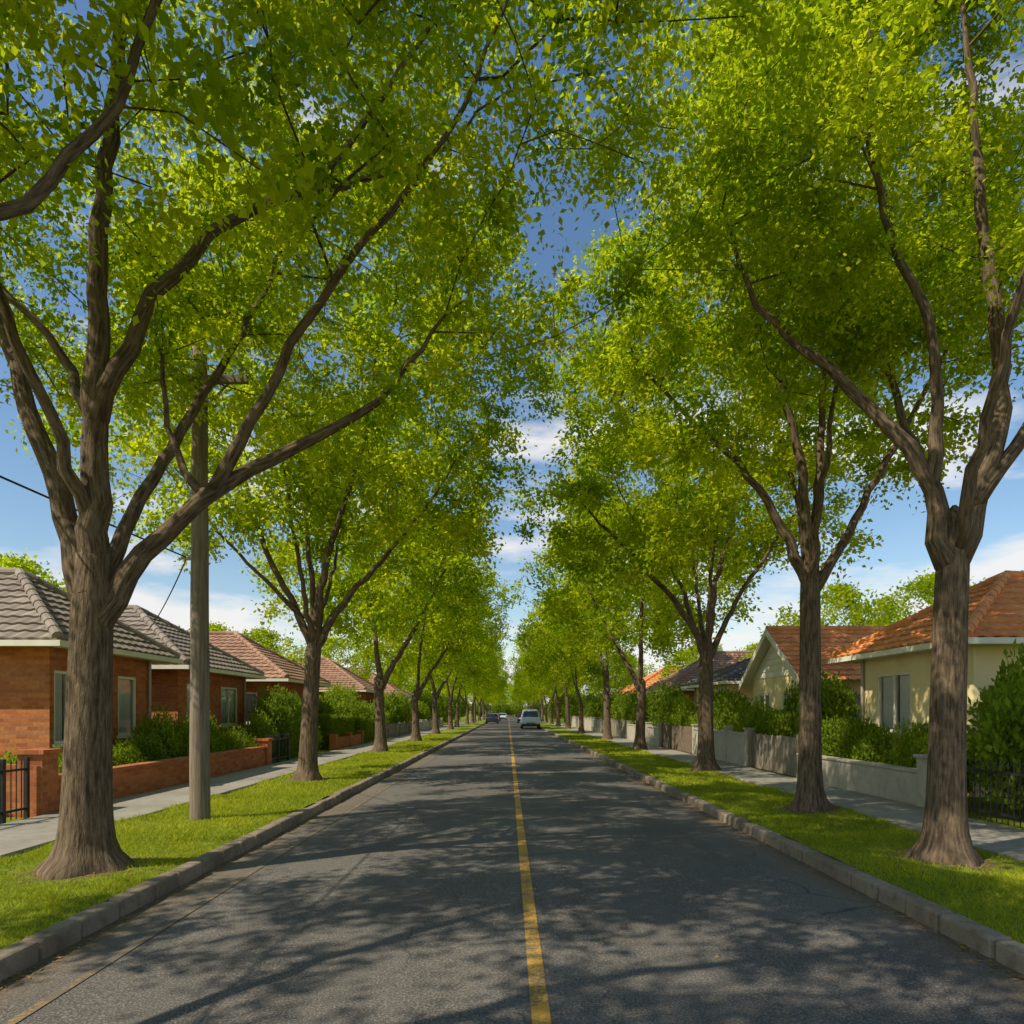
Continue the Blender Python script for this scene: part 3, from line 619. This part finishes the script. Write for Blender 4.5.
def house(name,x0,x1,y0,y1,zw,zr,roof,wallm,ov=.5,road=1,ops_road=(),ops_near=(),base=.12,chim=None):
    """hip-roofed bungalow; road=+1 -> road lies towards +x, -1 -> towards -x"""
    E=empty(name,(0,0,0)); W=MB();fr=MB();gl=MB();cu=MB();dk=MB(); parts=(fr,gl,cu,dk); h=zw-base
    wall(W,(x1,y0,base),(0,1,0),(1,0,0),y1-y0,h,ops_road if road>0 else [],0,parts)
    wall(W,(x0,y1,base),(0,-1,0),(-1,0,0),y1-y0,h,ops_road if road<0 else [],0,parts)
    wall(W,(x0,y0,base),(1,0,0),(0,-1,0),x1-x0,h,ops_near,0,parts)
    wall(W,(x1,y1,base),(-1,0,0),(0,1,0),x1-x0,h,[],0,parts)
    W.obj("walls",[wallm],E)
    for b,nm,m in ((fr,"window_frames",WHITE),(gl,"window_glass",GLASS),(cu,"curtains",CURT),(dk,"interior",DARKR)):
        if b.v: b.obj(nm,[m],E)
    X0,X1,Y0,Y1=x0-ov,x1+ov,y0-ov,y1+ov; ze=zw
    hd=min(X1-X0,Y1-Y0)/2
    if X1-X0>Y1-Y0: ra=(X0+hd,(Y0+Y1)/2,zr); rb=(X1-hd,(Y0+Y1)/2,zr)
    else: ra=((X0+X1)/2,Y0+hd,zr); rb=((X0+X1)/2,Y1-hd,zr)
    c=[(X0,Y0,ze),(X1,Y0,ze),(X1,Y1,ze),(X0,Y1,ze)]
    R_=MB()
    if X1-X0>Y1-Y0:
        slope(R_,c[0],c[1],ra,rb); slope(R_,c[2],c[3],rb,ra); slope(R_,c[1],c[2],rb,rb); slope(R_,c[3],c[0],ra,ra)
        hips=((c[0],ra),(c[1],rb),(c[2],rb),(c[3],ra))
    else:
        slope(R_,c[0],c[1],ra,ra); slope(R_,c[2],c[3],rb,rb); slope(R_,c[1],c[2],ra,rb); slope(R_,c[3],c[0],rb,ra)
        hips=((c[0],ra),(c[1],ra),(c[2],rb),(c[3],rb))
    for a,b in hips: ridge_caps(R_,Vector(a)+Vector((0,0,.05)),Vector(b)+Vector((0,0,.05)))
    ridge_caps(R_,Vector(ra)+Vector((0,0,.05)),Vector(rb)+Vector((0,0,.05)))
    R_.obj("roof",[roof],E)
    S=MB(); S.face([(X0,Y0,ze-.10),(X0,Y1,ze-.10),(X1,Y1,ze-.10),(X1,Y0,ze-.10)])
    g=.1
    S.box((X0-g,Y0-g,ze-.14),(X1+g,Y0,ze-.02)); S.box((X0-g,Y1,ze-.14),(X1+g,Y1+g,ze-.02)); S.box((X0-g,Y0,ze-.14),(X0,Y1,ze-.02)); S.box((X1,Y0,ze-.14),(X1+g,Y1,ze-.02))
    S.obj("eaves_and_gutter",[WHITE],E)
    D=MB(); xx=x1+.06 if road>0 else x0-.06
    D.cyl((xx,y1-.15,base),(xx,y1-.15,ze-.1),.04,.04,8); D.obj("downpipe",[GALV],E)
    if chim:
        C=MB(); cx,cy=chim; C.box((cx-.35,cy-.3,ze),(cx+.35,cy+.3,zr+.7)); C.box((cx-.42,cy-.37,zr+.7),(cx+.42,cy+.37,zr+.82))
        for dx in (-.16,.16): C.cyl((cx+dx,cy,zr+.82),(cx+dx,cy,zr+1.1),.1,.09,10)
        C.obj("chimney",[BRICK],E,weld=True)
    return E
house("brick_house",-21,-9.5,14.5,18.6,3.25,5.05,TILE_G,BRICK,road=1,ops_road=[(.15,1.0,1.0,1.55),(2.55,1.1,.85,1.45)],ops_near=[(8.2,1.2,1.6,1.3),(4,1.2,1.8,1.3)],chim=(-17,16.8))
house("brick_house",-21,-10.0,21.2,26.6,3.2,5.3,TILE_G,BRICK,road=1,ops_road=[(.6,1.2,1.2,1.35),(3.2,1.2,1.5,1.35)],ops_near=[(8.3,1.2,1.4,1.3)])
house("brick_house",-20,-9.7,29.6,35.6,3.2,5.4,TILE_B,BRICK,road=1,ops_road=[(.7,1.2,1.4,1.3),(3.6,1.2,1.5,1.3)],ops_near=[(7.8,1.2,1.6,1.3)])
house("brick_house",-20,-10.2,48,54,3.3,5.6,TILE_B,BRICK,road=1,ops_road=[(.7,1.2,1.4,1.3)])
house("rendered_house",9.15,20,13.75,18.1,3.22,4.85,TILE_O,CREAM,road=-1,ops_road=[(.75,1.2,1.45,1.4)],ops_near=[(1.4,1.2,1.8,1.3),(5.4,1.2,1.8,1.3)])
house("rendered_house",9.5,19,29.6,35.4,3.1,4.6,TILE_D,CREAM,road=-1,ops_road=[(.7,1.1,1.4,1.3),(3.4,1.1,1.4,1.3)],ops_near=[(1.4,1.1,1.6,1.3)])
house("brick_house",10,20,42,49,3.2,5.6,TILE_B,BRICK,road=-1,ops_road=[(.7,1.1,1.4,1.3)],ops_near=[(1.2,1.1,1.5,1.3)])
house("rendered_house",-21,-10.0,62,69,3.3,5.8,TILE_B,CREAM,road=1)
house("rendered_house",10.5,20,60,68,3.3,5.8,TILE_O,CREAM,road=-1)
def gable_house(x0,x1,y0,y1,zw,zr):
    E=empty("gabled_house"); base=.12; W=MB();fr=MB();gl=MB();cu=MB();dk=MB();parts=(fr,gl,cu,dk); h=zw-base
    wall(W,(x0,y1,base),(0,-1,0),(-1,0,0),y1-y0,h,[(.6,1.1,1.1,1.25),(2.9,1.1,1.1,1.25)],0,parts)
    wall(W,(x0,y0,base),(1,0,0),(0,-1,0),x1-x0,h,[(1.2,1.1,1.3,1.2),(4.2,0,.95,2.1,'d')],0,parts)
    wall(W,(x1,y0,base),(0,1,0),(1,0,0),y1-y0,h,[],0,parts); wall(W,(x1,y1,base),(-1,0,0),(0,1,0),x1-x0,h,[],0,parts)
    ym=(y0+y1)/2
    W.obj("walls",[CREAM],E)
    G=MB(); G.face([(x0,y1,zw),(x0,y0,zw),(x0,ym,zr-.06)]); G.face([(x1,y0,zw),(x1,y1,zw),(x1,ym,zr-.06)])
    k=7
    for i in range(k):
        z0=zw+(zr-.1-zw)*i/k; z1=zw+(zr-.1-zw)*(i+1)/k; f0=1-i/k; f1=1-(i+1)/k; hw=(y1-y0)/2-.02
        G.face([(x0-.035,ym+hw*f0,z0),(x0-.035,ym-hw*f0,z0),(x0-.008,ym-hw*f1,z1),(x0-.008,ym+hw*f1,z1)])
        G.face([(x0-.002,ym+hw*f0,z0-.001),(x0-.002,ym-hw*f0,z0-.001),(x0-.035,ym-hw*f0,z0),(x0-.035,ym+hw*f0,z0)])
    G.obj("gable_boards",[WHITE],E)
    for b,nm,m in ((fr,"window_frames",WHITE),(gl,"window_glass",GLASS),(cu,"curtains",CURT),(dk,"door_and_interior",DARKR)): b.obj(nm,[m],E)
    ov=.4; sl=(zr-zw)/((y1-y0)/2); ze=zw-sl*ov; R_=MB()
    slope(R_,(x0-ov,y0-ov,ze),(x1+ov,y0-ov,ze),(x0-ov,ym,zr),(x1+ov,ym,zr)); slope(R_,(x1+ov,y1+ov,ze),(x0-ov,y1+ov,ze),(x1+ov,ym,zr),(x0-ov,ym,zr))
    ridge_caps(R_,(x0-ov,ym,zr+.05),(x1+ov,ym,zr+.05)); R_.obj("roof",[TILE_O],E)
    B=MB()
    for s,ye in ((-1,y0-ov),(1,y1+ov)):
        P8=[]
        for xx in (x0-ov-.04,x0-ov): P8+=[(xx,ye,ze-.16),(xx,ye,ze+.05),(xx,ym,zr+.05),(xx,ym,zr-.18)]
        for f in ((0,1,2,3),(7,6,5,4),(0,4,5,1),(1,5,6,2),(2,6,7,3),(3,7,4,0)): B.face([P8[q] for q in f])
        B.face([(x0-ov,ye,ze-.02),(x1+ov,ye,ze-.02),(x1+ov,ym,zr-.02),(x0-ov,ym,zr-.02)])
    B.obj("barge_boards_and_soffit",[WHITE],E)
gable_house(9.6,19,22.4,27.4,3.05,4.7)

# ------------------------------------------------------------------ fences
mb=MB()
mb.box((-7.72,11.6,.1),(-7.5,21.7,.66)); mb.box((-7.76,11.6,.662),(-7.46,21.7,.73))
for py in (11.35,21.8):
    hh=1.12 if py<12 else .9
    mb.box((-7.82,py-.2,.1),(-7.42,py+.2,hh)); mb.box((-7.87,py-.25,hh),(-7.37,py+.25,hh+.07))
mb.box((-8.6,11.2,.1),(-7.825,11.42,.95))
mb.obj("low_brick_fence",[BRICK])
def iron(name,x,y0,y1,h,sp=.11,spear=True):
    mb=MB(); n=int((y1-y0)/sp)
    for i in range(n+1):
        yy=y0+(y1-y0)*i/n; mb.cyl((x,yy,.14),(x,yy,h),.009,.009,6)
        if spear: mb.cyl((x,yy,h),(x,yy,h+.07),.016,.002,6)
    for z in (.26,h-.12): mb.box((x-.016,y0,z),(x+.016,y1,z+.035))
    for yy in (y0,(y0+y1)/2,y1): mb.box((x-.03,yy-.03,.1),(x+.03,yy+.03,h+.08))
    mb.obj(name,[IRON])
iron("iron_gate",-7.6,10.0,11.05,1.0); iron("iron_fence",-7.6,3,9.9,.95); iron("iron_gate",-7.6,22.1,24.2,1.0); iron("iron_fence",7.3,4,11.55,1.0,.12)
def panel_wall(name,x,y0,y1,h,mat,post=None,pw=.3,sp=3):
    mb=MB(); t=.09; mb.box((x-t,y0,.08),(x+t,y1,h)); mb.box((x-t-.03,y0,h+.002),(x+t+.03,y1,h+.05))
    n=max(1,int(round((y1-y0)/sp)))
    for i in range(n+1):
        yy=y0+(y1-y0)*i/n; ph=(post or h)+.0; mb.box((x-pw/2,yy-pw/2,.075),(x+pw/2,yy+pw/2,ph+.06)); mb.box((x-pw/2-.03,yy-pw/2-.03,ph+.062),(x+pw/2+.03,yy+pw/2+.03,ph+.11))
    mb.obj(name,[mat],bevel=.008)
mb=MB(); mb.box((7.12,11.75,.08),(7.5,12.2,1.0)); mb.box((7.08,11.71,1.002),(7.54,12.24,1.06)); mb.box((7.2,12.2,.08),(7.42,17.4,.72)); mb.box((7.17,12.24,.722),(7.45,17.4,.77)); mb.obj("rendered_wall",[RENDER],bevel=.01)
def picket(name,x,y0,y1,h,mat,w=.1,gap=.012):
    mb=MB(); rg=random.Random(y0); yy=y0
    while yy<y1-w:
        mb.box((x-.011,yy,.15),(x+.011,yy+w,h+rg.uniform(-.02,.02))); yy+=w+gap
    for z in (.35,h-.25): mb.box((x+.0115,y0,z),(x+.05,y1,z+.08))
    q=y0
    while q<=y1+.01: mb.box((x-.05,q-.05,.1),(x+.052,q+.05,h+.08)); q+=(y1-y0)/max(1,round((y1-y0)/2.4))
    mb.obj(name,[mat])
picket("timber_fence",7.3,17.55,20.9,1.15,WOODG)
panel_wall("panel_fence",7.3,21.2,27.2,1.1,RENDER,1.2,.22,2); picket("timber_fence",7.3,27.4,33,1.2,TIMBER); panel_wall("rendered_wall",7.3,33.3,42,1.0,RENDER,1.15,.3,3); picket("timber_fence",7.3,42.3,54,1.25,WOODG); panel_wall("rendered_wall",7.3,54.3,80,1.1,RENDER,1.2,.3,3)
picket("timber_fence",-7.6,42,56,1.0,WOODG); panel_wall("rendered_wall",-7.6,58,80,.9,RENDER,1.0,.3,3); panel_wall("low_brick_fence",-7.6,30.5,36,.6,BRICK,.7,.3,3)
# ------------------------------------------------------------------ utility pole + wires
PH=7.6
E=empty("utility_pole",(-4.8,10.9,0)); mb=MB(); nsl=12
for i in range(nsl):
    z0=-.1+PH*i/nsl; z1=-.1+PH*(i+1)/nsl; mb.cyl((.004*math.sin(i*2),0,z0),(.004*math.sin(i*2+2),0,z1),.155-.045*i/nsl,.155-.045*(i+1)/nsl,20,0,i==nsl-1)
mb.obj("pole_shaft",[POLE],E,weld=True)
zc=PH-.75
mb=MB(); mb.box((-.8,-.19,zc),(.8,-.1,zc+.11)); 
for s in (-1,1): mb.cyl((0,-.13,zc-.5),(s*.5,-.13,zc),.015,.015,6)
mb.obj("crossarm",[POLE],E)
mb=MB()
for xx in (-.7,-.35,.35,.7): mb.cyl((xx,-.145,zc+.11),(xx,-.145,zc+.2),.02,.02,6); mb.cyl((xx,-.145,zc+.2),(xx,-.145,zc+.29),.05,.03,10)
mb.cyl((-.2,0,4.2),(-.1,0,4.2),.04,.05,8); mb.cyl((-.28,-.02,4.2),(-.2,0,4.2),.03,.04,8)
mb.obj("insulators",[CERAM],E)
def wire(name,a,b,sag,r=.011,parent=None):
    mb=MB(); a=Vector(a);b=Vector(b); pr=a
    for i in range(1,25):
        t=i/24; q=a.lerp(b,t)-Vector((0,0,sag*4*t*(1-t))); mb.cyl(pr,q,r,r,5,0,False); pr=q
    mb.obj(name,[IRON],parent)
wire("service_wire_street",(-.2,0,4.2),(-.2,-35,4.7),.35,.012,E); wire("service_wire_house",(-.2,0,4.2),(-4.9,7.9,3.95),.12,.011,E)
for xx in (-.7,.7): wire("line_wire",(xx,-.145,zc+.3),(xx,60,zc+.3),.5,.008,E); wire("line_wire",(xx,-.145,zc+.3),(xx,-40,zc+.4),.4,.008,E)
# ------------------------------------------------------------------ vehicles
def vehicle(name,x,y,rz,prof,glass_from,W,paint):
    E=empty(name,(x,y,0.03),rz); mb=MB(); sill=.28
    rows=[]
    for (py,pz) in prof:
        zt=max(pz,.6); waist=min(.95,zt*.75)
        tum=max(0,(zt-waist))*.16
        sec=[(W/2*.96,sill),(W/2,.55 if zt>.6 else .5),(W/2*.99,waist),(W/2-tum*.6,waist+(zt-waist)*.55),(W/2-tum-.02,zt-.07),(W/2-tum-.14,zt),(0,zt+.025)]
        rows.append([(s*a,py,b) for s,lst in ((1,sec),(-1,sec[::-1][1:])) for a,b in lst])
    for i in range(len(rows)-1):
        for j in range(len(rows[0])-1):
            mb.face([rows[i][j],rows[i+1][j],rows[i+1][j+1],rows[i][j+1]],None,0,True)
    for r_ in (rows[0],rows[-1]): mb.face(r_ if r_ is rows[0] else r_[::-1])
    mb.face([rows[0][0],rows[0][-1],rows[-1][-1],rows[-1][0]])
    mb.obj("body",[paint],E,weld=True)
    zt=max(p[1] for p in prof); (ga,gb)=glass_from; g=MB()
    for s in (1,-1):
        xa=s*(W/2-(zt-.95)*.16*.25+.012); xb=s*(W/2-(zt-.95)*.16*.9+.012)
        n=3
        for k in range(n):
            a=ga+(gb-ga)*k/n+.05; b=ga+(gb-ga)*(k+1)/n-.05; ta=.18 if k==0 else 0; tb=.35 if k==n-1 else 0
            g.face([(xa,a,1.02),(xa,b,1.02),(xb,b-tb,zt-.2),(xb,a+ta,zt-.2)])
    yf=prof[-1][0]; yb=prof[0][0]
    g.obj("side_windows",[VG],E)
    return E,yf,yb
def car(kind,x,y,rz,paint):
    if kind=='van': prof=[(-2.3,1.0),(-2.28,1.75),(-2.1,1.95),(0,2.0),(.9,1.95),(1.15,1.85),(1.75,1.2),(2.25,1.02),(2.4,.75)]; W=1.95; gl=(-2.0,1.25); name="van"; ws=((1.2,1.83),(1.74,1.24))
    else: prof=[(-2.15,.75),(-2.1,.98),(-1.6,1.02),(-1.0,1.42),(-.3,1.47),(.35,1.42),(1.05,1.0),(1.9,.88),(2.15,.65)]; W=1.78; gl=(-1.3,.8); name="parked_car"; ws=((.38,1.41),(1.03,1.03))
    E,yf,yb=vehicle(name,x,y,rz,prof,gl,W,paint)
    g=MB(); (y1,z1),(y2,z2)=ws; g.face([(-W/2+.16,y2+.02,z2+.02),(W/2-.16,y2+.02,z2+.02),(W/2-.24,y1+.03,z1),(-W/2+.24,y1+.03,z1)])
    if kind=='van': g.face([(-W/2+.17,-2.315,1.12),(W/2-.17,-2.315,1.12),(W/2-.26,-2.3,1.7),(-W/2+.26,-2.3,1.7)])
    else: g.face([(-W/2+.16,-1.62,1.04),(W/2-.16,-1.62,1.04),(W/2-.26,-1.06,1.42),(-W/2+.26,-1.06,1.42)])
    g.obj("windscreens",[VG],E)
    w=MB(); hub=MB()
    for sx in (1,-1):
        for yy in (-W*.72,W*.76):
            w.cyl((sx*(W/2-.2),yy,.31),(sx*(W/2+.02),yy,.31),.33,.33,24); hub.cyl((sx*(W/2+.02),yy,.31),(sx*(W/2+.035),yy,.31),.2,.18,16)
    w.obj("tyres",[RUB],E); hub.obj("wheels",[CHROME],E)
    l=MB(); r_=MB(); b=MB()
    for s in (1,-1):
        xa,xb=sorted((s*(W/2-.06),s*(W/2-.42))); l.box((xa,yf-.08,.62),(xb,yf+.03,.76)); xa,xb=sorted((s*(W/2-.04),s*(W/2-.22))); r_.box((xa,yb-.03,.78),(xb,yb+.06,1.15 if kind=='van' else .92))
    b.box((-W/2+.03,yb-.08,.33),(W/2-.03,yb+.05,.52)); b.box((-W/2+.03,yf-.05,.3),(W/2-.03,yf+.07,.5)); b.box((-.45,yf-.02,.54),(.45,yf+.035,.62))
    l.obj("headlamps",[HEADL],E); r_.obj("tail_lamps",[TAIL],E); b.obj("bumpers",[RUB],E)
    m=MB()
    for s in (1,-1): xa,xb=sorted((s*(W/2),s*(W/2+.2))); m.box((xa,.85,1.0),(xb,.97,1.16))
    m.obj("mirrors",[paint],E)
car('van',2.35,74,math.pi,SILVER); car('car',-2.35,104,0,DKBLUE); car('car',-2.4,118,0,SILVER); car('car',2.4,112,math.pi,REDP); car('car',-2.35,132,0,REDP); car('car',-1.2,145,math.pi,SILVER); car('car',-2.4,150,0,DKBLUE)

# ------------------------------------------------------------------ camera, sun, sky
cam=bpy.data.cameras.new("camera"); co=bpy.data.objects.new("camera",cam); link(co)
co.location=(0,0,1.8); co.rotation_euler=(math.radians(90),0,0); cam.sensor_width=36; cam.lens=24.6; cam.shift_y=.195; cam.shift_x=.004; cam.clip_end=5000; cam.clip_start=.05
scene.camera=co
EL=47; AZ_dir=Vector((-.86,-.51,0)).normalized()
sd=Vector((AZ_dir.x*math.cos(math.radians(EL)),AZ_dir.y*math.cos(math.radians(EL)),math.sin(math.radians(EL))))
sun=bpy.data.lights.new("sun",'SUN'); sun.energy=5.0; sun.angle=math.radians(.5); sun.color=(1,.925,.74)
so=bpy.data.objects.new("sun",sun); link(so); so.rotation_euler=sd.to_track_quat('Z','Y').to_euler(); so.location=(-30,-10,40)
w=bpy.data.worlds.new("World"); scene.world=w; w.use_nodes=True; nt=w.node_tree; nt.nodes.clear()
out=nt.nodes.new('ShaderNodeOutputWorld'); bg=nt.nodes.new('ShaderNodeBackground'); sky=nt.nodes.new('ShaderNodeTexSky'); sky.sky_type='NISHITA'; sky.sun_disc=False
sky.sun_elevation=math.radians(EL); sky.sun_rotation=math.atan2(sd.x,sd.y); sky.air_density=1.15; sky.dust_density=.3; sky.ozone_density=1.1
hs=nt.nodes.new('ShaderNodeHueSaturation'); hs.inputs['Saturation'].default_value=1.14; hs.inputs['Value'].default_value=1.15; nt.links.new(sky.outputs[0],hs.inputs['Color'])
tc=nt.nodes.new('ShaderNodeTexCoord'); sp=nt.nodes.new('ShaderNodeSeparateXYZ'); nt.links.new(tc.outputs['Generated'],sp.inputs[0])
mp=nt.nodes.new('ShaderNodeMapping'); mp.inputs['Scale'].default_value=(1,1,3.8); mp.inputs['Location'].default_value=(3.1,1.7,.4); nt.links.new(tc.outputs['Generated'],mp.inputs[0])
n1=noise(nt,mp.outputs[0],2.6,7,.56)
n1=math_(nt,'ADD',n1,math_(nt,'MULTIPLY',math_(nt,'SUBTRACT',.26,sp.outputs[2]),.24))
msk=ramp(nt,n1,.50,.61)
c=mix(nt,math_(nt,'MULTIPLY',msk,.85),hs.outputs[0],(8.0,7.7,7.5))
nt.links.new(c,bg.inputs[0]); bg.inputs[1].default_value=.12; nt.links.new(bg.outputs[0],out.inputs[0])
vs=scene.view_settings; vs.view_transform='Standard'; vs.look='None'; vs.exposure=0; vs.gamma=1
print("done",time.time()-T0,len(bpy.data.objects))
